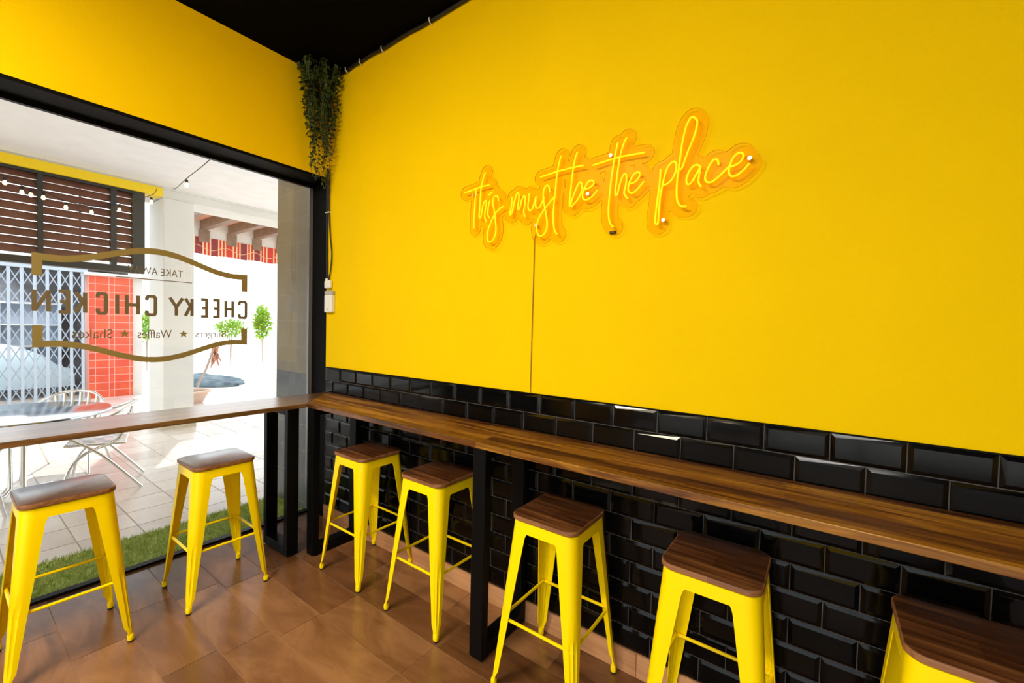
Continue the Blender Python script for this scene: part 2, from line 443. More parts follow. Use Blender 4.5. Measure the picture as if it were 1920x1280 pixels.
e = empty('fill_spot', 'added black fill spotlight aimed at the yellow wall above the window', 'lamp', (2.36, -2.95, 3.45))
q = MB(); q.tube([(0, 0, 0), (0, 0, -0.19)], 0.012, 8); q.build('stem', M['black_metal'], e)
q = MB(); dv = (Vector((0.0, -0.9, 2.9)) - Vector((2.30, -2.90, 3.20))).normalized()
q.tube([Vector((0, 0, -0.22)) - dv * 0.10, Vector((0, 0, -0.22)) + dv * 0.06], 0.065, 16); q.build('spot_head', M['black_metal'], e, smooth=40)

# ---------------------------------------------------------------- bar counters
ZB = 1.017; TH = 0.028; CD = 0.372
def leg_frame(parent, axis, p0, name='leg_frame'):
    """closed loop of black rectangular tube; axis x: loop in a plane of constant x"""
    t = 0.075; d = 0.045; top = ZB - TH
    q = MB()
    def bx(a0, a1, z0, z1):
        if axis == 'wall': q.box(p0, p0 + t, -a1, -a0, z0, z1)
        else: q.box(a0, a1, p0, p0 + t, z0, z1)
    if axis == 'wall': s0, s1 = 0.018, CD + 0.004
    else: s0, s1 = 0.055, 0.388
    bx(s1 - d, s1, 0.008, top); bx(s0, s0 + d, 0.008, top)
    bx(s0 + d, s1 - d, 0.008, 0.068); bx(s0 + d, s1 - d, top - 0.045, top)
    o = q.build(name, M['black_metal'], parent, bevel=0.003)
    for a in (s0 + 0.02, s1 - 0.02):
        for e in (0.015, t - 0.015):
            f = MB()
            if axis == 'wall': f.lathe([(0.008, 0), (0.008, 0.008)], p0 + e, -a, 10)
            else: f.lathe([(0.008, 0), (0.008, 0.008)], a, p0 + e, 10)
            f.build('levelling_foot', M['alu'], o)
    return o

c1 = empty('bar_counter', 'dark walnut bar top along the tiled wall, half nearest the corner', 'counter', (0, 0, 0))
XS = 2.10
q = MB()
e0, e1 = 0.042, 0.42
pts = [(e0, -0.009), (XS - 0.0006, -0.009), (XS - 0.0006, -CD), (e1, -CD)]
q.add([(x, y, z) for z in (ZB - TH, ZB) for x, y in pts], [(0, 1, 2, 3), (4, 5, 6, 7), (0, 1, 5, 4), (1, 2, 6, 5), (2, 3, 7, 6), (3, 0, 4, 7)])
q.build('worktop', M['bar_wood'], c1, bevel=0.0025)
leg_frame(c1, 'wall', 0.432); leg_frame(c1, 'wall', 1.891)
c2 = empty('bar_counter', 'dark walnut bar top along the tiled wall, half in the right foreground', 'counter', (0, 0, 0))
q = MB(); q.box(XS + 0.0006, 6.4, -CD, -0.009, ZB - TH, ZB)
q.build('worktop', M['bar_wood'], c2, bevel=0.0025)
leg_frame(c2, 'wall', 4.6)
c3 = empty('bar_counter', 'narrow dark walnut bar top standing in front of the shop window', 'counter', (0, 0, 0))
q = MB()
pts = [(e0, -0.0102), (e0, -3.7), (e1, -3.7), (e1, -CD - 0.0012)]
q.add([(x, y, z) for z in (ZB - TH, ZB) for x, y in pts], [(0, 1, 2, 3), (4, 5, 6, 7), (0, 1, 5, 4), (1, 2, 6, 5), (2, 3, 7, 6), (3, 0, 4, 7)])
q.build('worktop', M['bar_wood_glare'], c3, bevel=0.0025)
leg_frame(c3, 'window', -0.485); leg_frame(c3, 'window', -2.6)

# ---------------------------------------------------------------- bar stools
def rsq(h, r, z, n=6, hy=None):
    hy = hy or h; out = []
    for cx, cy, a0 in ((h - r, hy - r, 0), (-h + r, hy - r, 90), (-h + r, -hy + r, 180), (h - r, -hy + r, 270)):
        for i in range(n + 1):
            a = math.radians(a0 + 90 * i / n)
            out.append((cx + r * math.cos(a), cy + r * math.sin(a), z))
    return out
SH = 0.753
def cz(z):   # half width of the leg corner at height z
    return 0.205 - 0.055 * (z / 0.735)
def leg_mb(sx, sy):
    q = MB()
    zs = [0.012, 0.03, 0.05, 0.062, 0.075, 0.12, 0.2, 0.3, 0.33, 0.345, 0.42, 0.5, 0.58, 0.63, 0.655, 0.666, 0.674, 0.680, 0.684, 0.687, 0.690]
    def arm(z):
        if z < 0.05: return 0.021
        a = 0.030 + (z - 0.05) / 0.58 * 0.045
        if z < 0.075: a = 0.021 + (a - 0.021) * (z - 0.05) / 0.025
        if z > 0.655: a += 0.015 * (1 - math.sqrt(max(0, 1 - ((z - 0.655) / 0.035) ** 2)))
        return a
    def prof(z, t):
        c = cz(z) - t; a = arm(z) - t * 0.0; r = max(0.012, 0.016 + 0.03 * z / 0.7) - t
        c0 = cz(z)
        out = [(c0 - a, c)]
        n = 10
        g = 0.0
        if 0.07 < z < 0.34: g = 0.0045
        for i in range(n + 1):
            an = math.radians(90 - 90 * i / n)
            rr = r - (g if 2 <= i <= 8 and i not in (5,) else (g * 0.0 if i == 5 else 0))
            out.append((c - r + rr * math.cos(an), c - r + rr * math.sin(an)))
        out.append((c, c0 - a))
        return out
    rings = []
    for z in zs:
        o_ = prof(z, 0.0); i_ = prof(z, 0.003)
        rings.append([(sx * x, sy * y, z) for x, y in o_] + [(sx * x, sy * y, z) for x, y in reversed(i_)])
    q.loft(rings)
    return q
def make_stool(wood_mat):
    root = empty('bar_stool', '', 'stool')
    q = MB()
    top = SH; h = 0.157
    rings = [rsq(h - 0.003, 0.046, SH - 0.0205), rsq(h, 0.048, SH - 0.0175), rsq(h, 0.048, SH - 0.004), rsq(h - 0.0012, 0.047, SH - 0.0012), rsq(h - 0.004, 0.045, SH)]
    q.loft(rings)
    for i, f in enumerate(q.f):
        if len(f) == 4: q.m[i] = 1
    q.build('seat', [wood_mat, M['seat_edge']], root, smooth=35)
    q = MB()
    z1 = SH - 0.021
    outer = [rsq(cz(0.684) + 0.0004, 0.046, 0.684), rsq(cz(z1 - 0.004) + 0.0004, 0.046, z1 - 0.004), rsq(0.146, 0.043, z1)]
    inner = [rsq(0.142, 0.040, z1 - 0.003), rsq(cz(0.684) - 0.003, 0.043, 0.684)]
    rings = outer
    n = len(rings[0]); q.loft(outer, caps=False)
    q.add(outer[-1], [tuple(range(n))]); q.loft(inner, caps=False)
    q.add(outer[0] + inner[-1], [(i, (i + 1) % n, n + (i + 1) % n, n + i) for i in range(n)])
    q.build('frame', M['yellow_metal'], root, smooth=40)
    for sx in (-1, 1):
        for sy in (-1, 1):
            lq = leg_mb(sx, sy); cc = cz(0.01) - 0.0115
            lq.lathe([(0.0125, 0.0085), (0.0135, 0.012), (0.0135, 0.030), (0.009, 0.038)], sx * cc, sy * cc, 12)
            lg = lq.build('leg', M['yellow_metal'], root, smooth=50)
            f = MB(); c = cz(0.01) - 0.0115
            f.lathe([(0.011, 0.0), (0.0125, 0.002), (0.0125, 0.0075), (0.010, 0.008)], sx * c, sy * c, 12)
            f.build('rubber_foot', M['rubber'], lg, smooth=40)
    c = cz(0.30)
    for k, (ax, s) in enumerate((('x', -1), ('x', 1), ('y', -1), ('y', 1))):
        q = MB(); zz = 0.300 if ax == 'x' else 0.303
        a = c - 0.018; v = c - 0.013
        P = [(-a, v * s, zz), (-a + 0.03, v * s, zz), (a - 0.03, v * s, zz), (a, v * s, zz)]
        if ax == 'y': P = [(y, x, z) for x, y, z in P]
        q.tube(P, [0.0085, 0.0068, 0.0068, 0.0085], 8)
        q.build('footrest', M['yellow_metal'], root, smooth=40)
    for s in (-1, 1):
        q = MB(); a = cz(0.672) - 0.022
        q.tube([(-a, -a * s, 0.668 + 0.004 * s), (a, a * s, 0.668 + 0.004 * s)], 0.005, 6)
        q.build('cross_brace', M['yellow_metal'], root, smooth=40)
    return root
G1, G2 = 'yellow stools along the tiled wall', 'yellow stools at the window'
wall_stools = [
    (0.868, -0.214, 0.0, 'yellow metal bar stool with walnut seat, in the room corner under the wall bar'),
    (1.508, -0.212, 0.0, 'yellow bar stool half hidden behind the middle black leg, second from the corner'),
    (2.277, -0.238, 0.0, 'yellow bar stool just right of the middle black leg, wholly lit walnut seat'),
    (2.905, -0.218, 0.0, 'yellow bar stool fourth from the corner, against plain black tiles right of the legs'),
    (3.535, -0.252, 0.0, 'big cropped yellow bar stool in the bottom right corner of the photo')]
win_stools = [
    (0.342, -0.872, 0.0, 'yellow bar stool at the window with a pale reflecting seat, near the black bar leg'),
    (0.352, -1.492, 0.0, 'yellow bar stool at the window cropped by the left edge of the photo')]
proto = make_stool(M['seat_wood'])
for i, (x, y, r, lb) in enumerate(wall_stools):
    s = proto if i == 0 else copy_tree(proto)
    s.location = (x, y, 0); s.rotation_euler.z = r; tag(s, lb, 'stool', G1)
proto2 = make_stool(M['seat_wood_glare'])
for i, (x, y, r, lb) in enumerate(win_stools):
    s = proto2 if i == 0 else copy_tree(proto2)
    s.location = (x, y, 0); s.rotation_euler.z = r; tag(s, lb, 'stool', G2)

# ---------------------------------------------------------------- neon sign (x and z on the wall, millimetres)
NEON = [
    [(1486,2321),(1542,2326),(1611,2333),(1671,2334)],
    [(1573,2327),(1567,2263),(1562,2177),(1562,2109)],
    [(1638,2410),(1621,2370),(1608,2315),(1603,2229),(1599,2166),(1612,2167),(1621,2209),(1633,2245),(1645,2251),(1650,2233),(1642,2194),(1640,2160),(1653,2135)],
    [(1665,2278),(1694,2293)],
    [(1674,2247),(1664,2208),(1662,2174),(1673,2151)],
    [(1736,2234),(1730,2258),(1715,2267),(1699,2257),(1696,2226),(1708,2185),(1717,2127),(1722,2076),(1709,2038),(1684,2020),(1663,2034),(1664,2077),(1684,2126),(1712,2167),(1744,2191),(1772,2202)],
    [(1826,2242),(1825,2206),(1817,2169),(1813,2153),(1824,2152),(1835,2183),(1847,2230),(1858,2256),(1870,2251),(1871,2221),(1865,2190),(1867,2170),(1878,2177),(1888,2213),(1900,2233),(1910,2228),(1910,2194),(1903,2157),(1905,2141),(1915,2126)],
    [(1936,2243),(1932,2206),(1930,2175),(1938,2155),(1954,2158),(1966,2185),(1978,2220),(1975,2184),(1983,2161),(1999,2162),(2013,2183),(2028,2207)],
    [(2060,2228),(2054,2254),(2042,2265),(2027,2254),(2021,2223),(2027,2176),(2040,2122),(2048,2069),(2039,2034),(2015,2016),(1993,2029),(1986,2066),(2000,2112),(2027,2145),(2056,2174),(2086,2200)],
    [(2118,2394),(2107,2356),(2097,2302),(2091,2232),(2084,2157),(2083,2101),(2087,2054),(2100,2022),(2109,2017)],
    [(2000,2313),(2100,2322),(2186,2324),(2243,2323)],
    [(2206,2392),(2193,2353),(2184,2296),(2177,2227),(2172,2168),(2174,2141),(2187,2176),(2208,2227),(2224,2246),(2235,2237),(2234,2203),(2218,2171),(2197,2150),(2183,2137)],
    [(2247,2221),(2250,2210),(2271,2211),(2292,2222),(2297,2235),(2286,2244),(2268,2241),(2250,2215),(2240,2185),(2246,2164),(2265,2159),(2294,2173),(2316,2196)],
    [(2289,2313),(2355,2319),(2419,2323),(2476,2321),(2531,2318)],
    [(2408,2388),(2400,2350),(2391,2297),(2382,2228),(2376,2153),(2373,2103),(2377,2052),(2389,2025),(2399,2016)],
    [(2450,2404),(2436,2377),(2422,2330),(2413,2272),(2407,2213),(2403,2164),(2413,2157),(2423,2200),(2435,2233),(2445,2244),(2454,2232),(2452,2195),(2445,2162),(2454,2143),(2464,2133)],
    [(2474,2196),(2495,2200),(2512,2219),(2514,2233),(2504,2239),(2487,2233),(2470,2207),(2463,2174),(2474,2155),(2492,2156),(2516,2177),(2534,2195)],
    [(2603,2232),(2601,2178),(2595,2118),(2589,2057),(2587,2014),(2592,2004),(2599,2006),(2602,2055),(2605,2116),(2617,2185),(2629,2229),(2645,2249),(2658,2253),(2667,2240),(2664,2208),(2649,2179),(2631,2166),(2615,2164)],
    [(2682,2214),(2692,2225),(2712,2285),(2732,2334),(2742,2377),(2741,2401),(2727,2416),(2715,2413),(2700,2383),(2689,2331),(2682,2273),(2677,2219),(2672,2165),(2672,2119),(2677,2086),(2691,2065),(2713,2060)],
    [(2762,2211),(2747,2221),(2732,2217),(2715,2194),(2709,2163),(2717,2148),(2732,2159),(2748,2187),(2760,2207),(2757,2177),(2756,2150),(2767,2130)],
    [(2828,2204),(2824,2223),(2813,2229),(2799,2217),(2786,2189),(2780,2163),(2787,2146),(2806,2143),(2834,2162),(2865,2190),(2880,2189),(2903,2200),(2914,2219),(2909,2232),(2896,2235),(2879,2222),(2868,2194),(2865,2169),(2874,2152),(2891,2151),(2915,2167),(2935,2189)],
]

def smooth_path(P, k=4):
    P = [Vector(p) for p in P]
    if len(P) < 3: return P
    out = []
    for i in range(len(P) - 1):
        p0 = P[i - 1] if i > 0 else P[i] * 2 - P[i + 1]
        p1, p2 = P[i], P[i + 1]
        p3 = P[i + 2] if i + 2 < len(P) else P[i + 1] * 2 - P[i]
        for j in range(k):
            t = j / k
            out.append(0.5 * ((2 * p1) + (p2 - p0) * t + (2 * p0 - 5 * p1 + 4 * p2 - p3) * t * t + (3 * p1 - p0 - 3 * p2 + p3) * t ** 3))
    out.append(P[-1])
    return out
paths = [smooth_path([(a / 1000, b / 1000, 0) for a, b in s]) for s in NEON]
sign = empty('neon_sign', 'handwritten yellow neon sign reading this must be the place on halo-tinted acrylic', 'sign', (2.2, 0, 2.2))
def build_backing():
    P = np.array([(v.x, v.y) for p in paths for v in p] )
    segs = []
    for p in paths:
        for a, b in zip(p[:-1], p[1:]): segs.append((a.x, a.y, b.x, b.y))
    S = np.array(segs); cs = 0.008; R = 0.040
    xs = np.arange(P[:, 0].min() - 0.06, P[:, 0].max() + 0.06, cs); zs = np.arange(P[:, 1].min() - 0.06, P[:, 1].max() + 0.06, cs)
    X, Z = np.meshgrid(xs, zs, indexing='ij')
    D = np.full(X.shape, 9.0)
    for ax_, az_, bx_, bz_ in S:
        dx, dz = bx_ - ax_, bz_ - az_; l2 = dx * dx + dz * dz + 1e-12
        t = np.clip(((X - ax_) * dx + (Z - az_) * dz) / l2, 0, 1)
        D = np.minimum(D, np.hypot(X - ax_ - t * dx, Z - az_ - t * dz))
    F = R - D
    verts = {}; vl = []; faces = []; rim = []
    def vid(key, x, z):
        if key not in verts:
            verts[key] = len(vl); vl.append((x, z))
        return verts[key]
    ni, nj = F.shape
    for i in range(ni - 1):
        for j in range(nj - 1):
            c = [(i, j), (i + 1, j), (i + 1, j + 1), (i, j + 1)]
            f = [F[a] for a in c]
            if max(f) <= 0: continue
            poly = []; edge = []
            for k in range(4):
                a, b = c[k], c[(k + 1) % 4]; fa, fb = f[k], f[(k + 1) % 4]
                if fa > 0: poly.append(vid(a, xs[a[0]], zs[a[1]]))
                if (fa > 0) != (fb > 0):
                    t = fa / (fa - fb); key = (min(a, b), max(a, b))
                    v = vid(key, xs[a[0]] + t * (xs[b[0]] - xs[a[0]]), zs[a[1]] + t * (zs[b[1]] - zs[a[1]]))
                    poly.append(v); edge.append(v)
            if len(poly) >= 3: faces.append(poly)
            if len(edge) == 2: rim.append(tuple(edge))
            elif len(edge) == 4:
                rim.append((edge[0], edge[1])); rim.append((edge[2], edge[3]))
    q = MB(); n = len(vl); ya, yb = -0.016, -0.021
    vs = [(x - 2.2, ya, z - 2.2) for x, z in vl] + [(x - 2.2, yb, z - 2.2) for x, z in vl]
    fs = [tuple(f) for f in faces] + [tuple(n + i for i in reversed(f)) for f in faces]
    q.add(vs, fs, 0)
    q.add(vs, [(a, b, n + b, n + a) for a, b in rim], 1)
    return q
build_backing().build('acrylic_backing', [M['acrylic'], M['acrylic_edge']], sign)
WORDS = [(0, 6, 'this'), (6, 11, 'must'), (11, 13, 'be'), (13, 17, 'the'), (17, 21, 'place')]
for a, b, wd in WORDS:
    q = MB()
    for p in paths[a:b]:
        q.tube([(v.x - 2.2, -0.031, v.y - 2.2) for v in p], 0.0043, 8)
    o = q.build('neon_word', M['neon'], sign, smooth=60)
    o['label'] = 'yellow neon word ' + wd
for sx, sz in ((1.544, 2.301), (1.973, 2.078), (2.264, 2.188), (2.373, 2.343), (2.619, 2.019), (2.934, 2.21)):
    q = MB()
    q.tube([(sx - 2.2, -0.001, sz - 2.2), (sx - 2.2, -0.027, sz - 2.2)], 0.008, 12)
    q.build('standoff_screw', M['screw'], sign, smooth=40)
q = MB(); q.tube([(1.969, -0.010, 2.04), (1.958, -0.008, 2.005), (1.957, -0.005, 1.9), (1.955, -0.005, 1.5), (1.954, -0.006, 1.2118)], 0.0022, 6)
tag(q.build('sign_cable', M['thin_cable'], smooth=60), 'thin cable hanging from the neon sign down to the black tiles', 'cable')
q = MB(); q.box(2.372, 2.402, -0.014, -0.001, 1.990, 2.002)
tag(q.build('cable_stub', M['cable'], bevel=0.002), 'small dark cable end on the wall below the word the', 'cable')

# ---------------------------------------------------------------- corner: ivy, cables, white boxes
ivy = empty('hanging_ivy', 'dark green ivy hanging in the ceiling corner beside the window', 'plant', (0.09, -0.09, ZC))
rnd = random.Random(11)
st = MB(); lf = MB()
def leaf(mb, c, d, up, s, w=0.55, fold=0.25):
    d = d.normalized(); side = d.cross(up)
    if side.length < 1e-4: side = d.orthogonal()
    side.normalize(); n = side.cross(d)
    pts = [c, c + d * s * 0.3 + side * s * w * 0.5 + n * s * fold * 0.4, c + d * s * 0.65 + side * s * w * 0.38 + n * s * fold * 0.3, c + d * s, c + d * s * 0.65 - side * s * w * 0.38 + n * s * fold * 0.3, c + d * s * 0.3 - side * s * w * 0.5 + n * s * fold * 0.4, c + d * s * 0.5 - n * s * 0.03]
    mb.add(pts, [(0, 1, 6), (1, 2, 6), (2, 3, 6), (3, 4, 6), (4, 5, 6), (5, 0, 6)])
strands = []
for i in range(40):
    a = rnd.uniform(0, 1)
    x = rnd.uniform(-0.075, 0.17); y = rnd.uniform(-0.17, 0.075)
    if x + (-y) > 0.25: x *= 0.6; y *= 0.6
    ln = rnd.choice([0.35, 0.45, 0.55, 0.62, 0.72, 0.80]) * rnd.uniform(0.85, 1.1)
    if i == 0: x, y, ln = -0.02, 0.02, 0.86
    if i == 1: x, y, ln = 0.04, -0.0, 0.80
    P = []; n = int(ln / 0.03); px, py = x, y
    for k in range(n + 1):
        t = k / n
        cx, cy = x * (1 - 0.55 * t), y * (1 - 0.55 * t)
        P.append(Vector((cx + 0.012 * math.sin(k * 0.7 + i), cy + 0.012 * math.cos(k * 0.6 + i * 2), -0.005 - ln * t)))
    st.tube(P, 0.0016, 4)
    for k, p in enumerate(P):
        for m_ in range(2 if k < n * 0.7 else 1):
            an = rnd.uniform(0, 6.28)
            d = Vector((math.cos(an), math.sin(an), rnd.uniform(-1.3, -0.1)))
            s = rnd.uniform(0.026, 0.046) * (1 - 0.25 * k / n)
            q_ = p + d.normalized() * s
            if ivy.location.x + q_.x < 0.006: d.x = abs(d.x)
            if ivy.location.y + q_.y > -0.006: d.y = -abs(d.y)
            leaf(lf, p, d, Vector((0, 0, 1)), s, rnd.uniform(0.6, 0.85))
st.build('stems', M['stem'], ivy)
lf.build('foliage', M['leaf_dark'], ivy)

def cable(name, P, r, m_, label, cat='cable', k=5, group=None):
    q = MB(); q.tube(smooth_path(P, k), r, 8)
    return tag(q.build(name, m_, smooth=60), label, cat, group)
cable('power_cable', [(0.016, -0.012, 2.76), (0.016, -0.012, 2.5), (0.018, -0.012, 2.3), (0.022, -0.012, 2.05), (0.028, -0.012, 1.893)], 0.008, M['cable'], 'straight black cable running down the corner beside the window frame')
cable('power_cable', [(0.045, -0.011, 2.74), (0.043, -0.011, 2.45), (0.060, -0.012, 2.25), (0.085, -0.012, 2.10), (0.075, -0.012, 1.98), (0.048, -0.011, 1.893)], 0.0045, M['cable'], 'thinner black cable bowing away from the corner above the white socket')
q = MB(); q.box(-0.002 + 0.004, 0.052, -0.019, -0.0005, 2.415, 2.422)
tag(q.build('cable_tie', M['white_plastic']), 'white tie around the black cables in the corner', 'cable tie')
b = empty('socket_adapter', 'small rounded white plug box under the black corner cables', 'socket', (0.016, 0, 1.825))
q = MB(); q.box(0, 0.075, -0.034, -0.0005, 0, 0.066); q.build('adapter_body', M['white_plastic'], b, bevel=0.012)
q = MB(); q.box(0.010, 0.032, -0.028, -0.014, 0.0662, 0.078); q.build('plug_neck', M['white_plastic'], b)
b = empty('wall_dispenser', 'white upright box with a grey top fixed in the corner beside the window', 'wall box', (0.024, 0, 1.640))
q = MB(); q.box(0, 0.100, -0.034, -0.0005, 0, 0.135); q.build('dispenser_body', M['white_plastic'], b, bevel=0.006)
q = MB(); q.box(0, 0.100, -0.032, -0.0005, 0.1355, 0.168); q.build('dispenser_cap', M['grey_plastic'], b, bevel=0.005)
q = MB(); q.box(0.04, 0.06, -0.0352, -0.0342, 0.018, 0.026); q.build('dispenser_mark', M['grey_plastic'], b)

# black cable along the ceiling edge held by little white hooks
cp = [(0.16, -0.016, 3.436), (0.27, -0.016, 3.425), (0.36, -0.016, 3.434), (0.44, -0.016, 3.430), (0.56, -0.016, 3.437), (0.69, -0.016, 3.430), (0.92, -0.016, 3.437), (1.16, -0.016, 3.430), (1.6, -0.016, 3.437), (2.2, -0.016, 3.431), (3.2, -0.016, 3.436), (4.5, -0.016, 3.432)]
cable('ceiling_cable', cp, 0.010, M['cable'], 'black cable running along the top edge of the yellow sign wall')
HK = ['the ivy corner', 'second from the ivy corner', 'third from the ivy corner', 'fourth from the ivy corner, at the photo top']
for i, hx in enumerate((0.27, 0.44, 0.69, 1.16)):
    q = MB()
    q.tube(smooth_path([(hx, -0.001, 3.412), (hx, -0.022, 3.414), (hx, -0.032, 3.430), (hx - 0.004, -0.026, 3.446)], 4), 0.003, 6)
    tag(q.build('cable_hook', M['white_plastic'], smooth=60), 'tiny white hook holding the ceiling cable, ' + ('nearest to ' if i == 0 else '') + HK[i], 'hook', 'cable hooks under the ceiling')

# ---------------------------------------------------------------- lettering on the window
dec = empty('window_lettering', 'gold shop lettering on the window glass reading CHEEKY CHICKEN, mirrored from inside', 'lettering', (-0.2215, -1.01, 0))
def ribbon(q, top, bot, t=0.0006, mi=0, x0=0.0):
    n = len(top)
    vs = [(x0, y + 1.01, z) for y, z in top] + [(x0, y + 1.01, z) for y, z in bot]
    vs += [(x0 + t, a[1], a[2]) for a in vs]
    fs = []
    for i in range(n - 1):
        fs.append((i, i + 1, n + i + 1, n + i)); k = 2 * n
        fs.append((k + i, k + n + i, k + n + i + 1, k + i + 1))
    q.add(vs, fs, mi)
def poly2(q, P, t=0.0006):
    n = len(P)
    q.add([(0, y + 1.01, z) for y, z in P] + [(t, y + 1.01, z) for y, z in P], [tuple(range(n)), tuple(range(2 * n - 1, n - 1, -1))])
ys = [-1.534 + 1.049 * i / 40 for i in range(41)]
def crest(y):
    u = abs(y + 1.01) / 0.5245
    base = 0.107 * (math.cos(min(u, 0.86) / 0.86 * math.pi) * 0.5 + 0.5)
    return 1.888 + base + (0.004 * max(0, (u - 0.80) / 0.2) ** 1.5)
q = MB()
ribbon(q, [(y, crest(y)) for y in ys], [(y, crest(y) - 0.037) for y in ys])
for a in (-1.534, -0.524): poly2(q, [(a, crest(a) - 0.0372), (a + 0.039, crest(a + 0.039) - 0.0372), (a + 0.039, 1.770), (a, 1.770)])
q.build('top_bracket', M['gold_vinyl'], dec)
q = MB()
ribbon(q, [(y, 3.276 - crest(y) + 0.034) for y in ys], [(y, 3.276 - crest(y)) for y in ys])
for a in (-1.534, -0.524): poly2(q, [(a, 1.503), (a + 0.039, 1.503), (a + 0.039, 3.276 - crest(a + 0.039) + 0.0342), (a, 3.276 - crest(a) + 0.0342)])
q.build('bottom_bracket', M['gold_vinyl'], dec)
GL = {  # letter strokes in a unit box, x to the reader's right (outside), stroke ends joined
    'C': [[(1, .78), (1, .9), (.85, 1), (.15, 1), (0, .9), (0, .1), (.15, 0), (.85, 0), (1, .1), (1, .22)]],
    'H': [[(0, 0), (0, 1)], [(1, 0), (1, 1)], [(0, .5), (1, .5)]],
    'E': [[(1, 1), (0, 1), (0, 0), (1, 0)], [(0, .5), (.85, .5)]],
    'K': [[(0, 0), (0, 1)], [(1, 1), (.05, .45)], [(.25, .58), (1, 0)]],
    'Y': [[(0, 1), (.5, .48), (1, 1)], [(.5, .5), (.5, 0)]],
    'I': [[(.5, 0), (.5, 1)]],
    'N': [[(0, 0), (0, 1)], [(0.02, .95), (.98, .05)], [(1, 0), (1, 1)]]}
def stroke(q, P, w, t=0.0006, x0=0.0):
    P = [Vector((a, b)) for a, b in P]
    L_, R_ = [], []
    for i, p in enumerate(P):
        d1 = (P[i] - P[i - 1]).normalized() if i > 0 else (P[1] - P[0]).normalized()
        d2 = (P[i + 1] - P[i]).normalized() if i < len(P) - 1 else d1
        n1 = Vector((-d1.y, d1.x)); n2 = Vector((-d2.y, d2.x))
        m_ = (n1 + n2).normalized(); k = 1 / max(0.5, m_.dot(n1))
        ext = d1 * 0
        L_.append(p + m_ * w / 2 * k); R_.append(p - m_ * w / 2 * k)
    ribbon(q, [(v.x, v.y) for v in L_], [(v.x, v.y) for v in R_], t, 0, x0)
LET = [('N', -1.535, -1.464), ('E', -1.445, -1.390), ('K', -1.378, -1.322), ('C', -1.288, -1.235), ('I', -1.204, -1.185), ('H', -1.161, -1.090), ('C', -1.066, -1.005),
       ('Y', -0.950, -0.864), ('K', -0.868, -0.812), ('E', -0.780, -0.729), ('E', -0.710, -0.660), ('H', -0.632, -0.570), ('C', -0.547, -0.484)]
q = MB()
for ch, ya, yb in LET:
    w = 0.0185
    a, b = yb - w / 2, ya + w / 2      # reader's left is the +y side
    z0, z1 = 1.570 + w / 2, 1.703 - w / 2
    for si, s in enumerate(GL[ch]):
        stroke(q, [(a + (b - a) * u, z0 + (z1 - z0) * v) for u, v in s], w, 0.0006, si * 0.0009)
q.build('main_lettering', M['brown_vinyl'], dec)
def text_part(name, body, yc, zc_, width, height, m_):
    cu = bpy.data.curves.new('t', 'FONT'); cu.body = body; cu.align_x = 'CENTER'
    cu.fill_mode = 'BOTH'; cu.extrude = 0.0003
    o = bpy.data.objects.new('t', cu); COL.objects.link(o)
    dg = bpy.context.evaluated_depsgraph_get()
    me = bpy.data.meshes.new_from_object(o.evaluated_get(dg))
    bpy.data.objects.remove(o); bpy.data.curves.remove(cu)
    xs_ = [v.co.x for v in me.vertices]; zs_ = [v.co.y for v in me.vertices]
    x0_, x1_, y0_, y1_ = min(xs_), max(xs_), min(zs_), max(zs_)
    for v in me.vertices:
        u = (v.co.x - x0_) / (x1_ - x0_) - 0.5; w_ = (v.co.y - y0_) / (y1_ - y0_) - 0.5
        v.co = Vector((0.0005 + v.co.z, (yc + 1.01) - u * width, zc_ + w_ * height))
    me.materials.clear(); me.materials.append(m_)
    ob = bpy.data.objects.new(name, me); COL.objects.link(ob); ob.parent = dec
    return ob
text_part('small_lettering', 'TAKE AWAY', -1.01, 1.851, 0.275, 0.046, M['brown_vinyl'])
q = MB(); poly2(q, [(-1.20, 1.802), (-0.822, 1.802), (-0.822, 1.797), (-1.20, 1.797)]); q.build('underline', M['brown_vinyl'], dec)
text_part('small_lettering', 'Burgers', -0.713, 1.454, 0.180, 0.060, M['brown_vinyl'])
text_part('small_lettering', 'Waffles', -1.016, 1.460, 0.170, 0.052, M['brown_vinyl'])
text_part('small_lettering', 'Shakes', -1.300, 1.460, 0.170, 0.052, M['brown_vinyl'])
for yc in (-1.161, -0.868):
    q = MB()
    P = []
    for i in range(10):
        r_ = 0.027 if i % 2 == 0 else 0.0105; an = math.radians(90 + 36 * i)
        P.append((yc + r_ * math.cos(an), 1.460 + r_ * math.sin(an)))
    n = len(P)
    vs = [(0, y + 1.01, z) for y, z in P] + [(0, yc + 1.01, 1.46)] + [(0.0006, y + 1.01, z) for y, z in P] + [(0.0006, yc + 1.01, 1.46)]
    q.add(vs, [(i, (i + 1) % n, n) for i in range(n)] + [(n + 1 + (i + 1) % n, n + 1 + i, 2 * n + 1) for i in range(n)])
    q.build('star', M['gold_vinyl'], dec)

# ---------------------------------------------------------------- outside: paving, turf, arcade
ZO = -0.02
pv = planks(-12.0, -0.25, -6.0, 6.0, 0.33, 0.33, 0.008, ZO, [0.0], 8)
pv.box(-12.0, -0.25, -6.0, 6.0, -0.2, ZO - 0.0025, 1)
struct(pv.build('terrace_floor', [M['paving'], M['paving_grout']]))
mb = MB(); mb.box(-60, -12.0, -50, 50, -0.2, -0.03); mb.box(-12.0, 20, 6.0, 50, -0.2, -0.03); mb.box(-12.0, 20, -50, -6.0, -0.2, -0.03); mb.box(XR + 0.2, 20, -6.0, 6.0, -0.2, -0.03)
struct(mb.build('street_ground', M['street']))

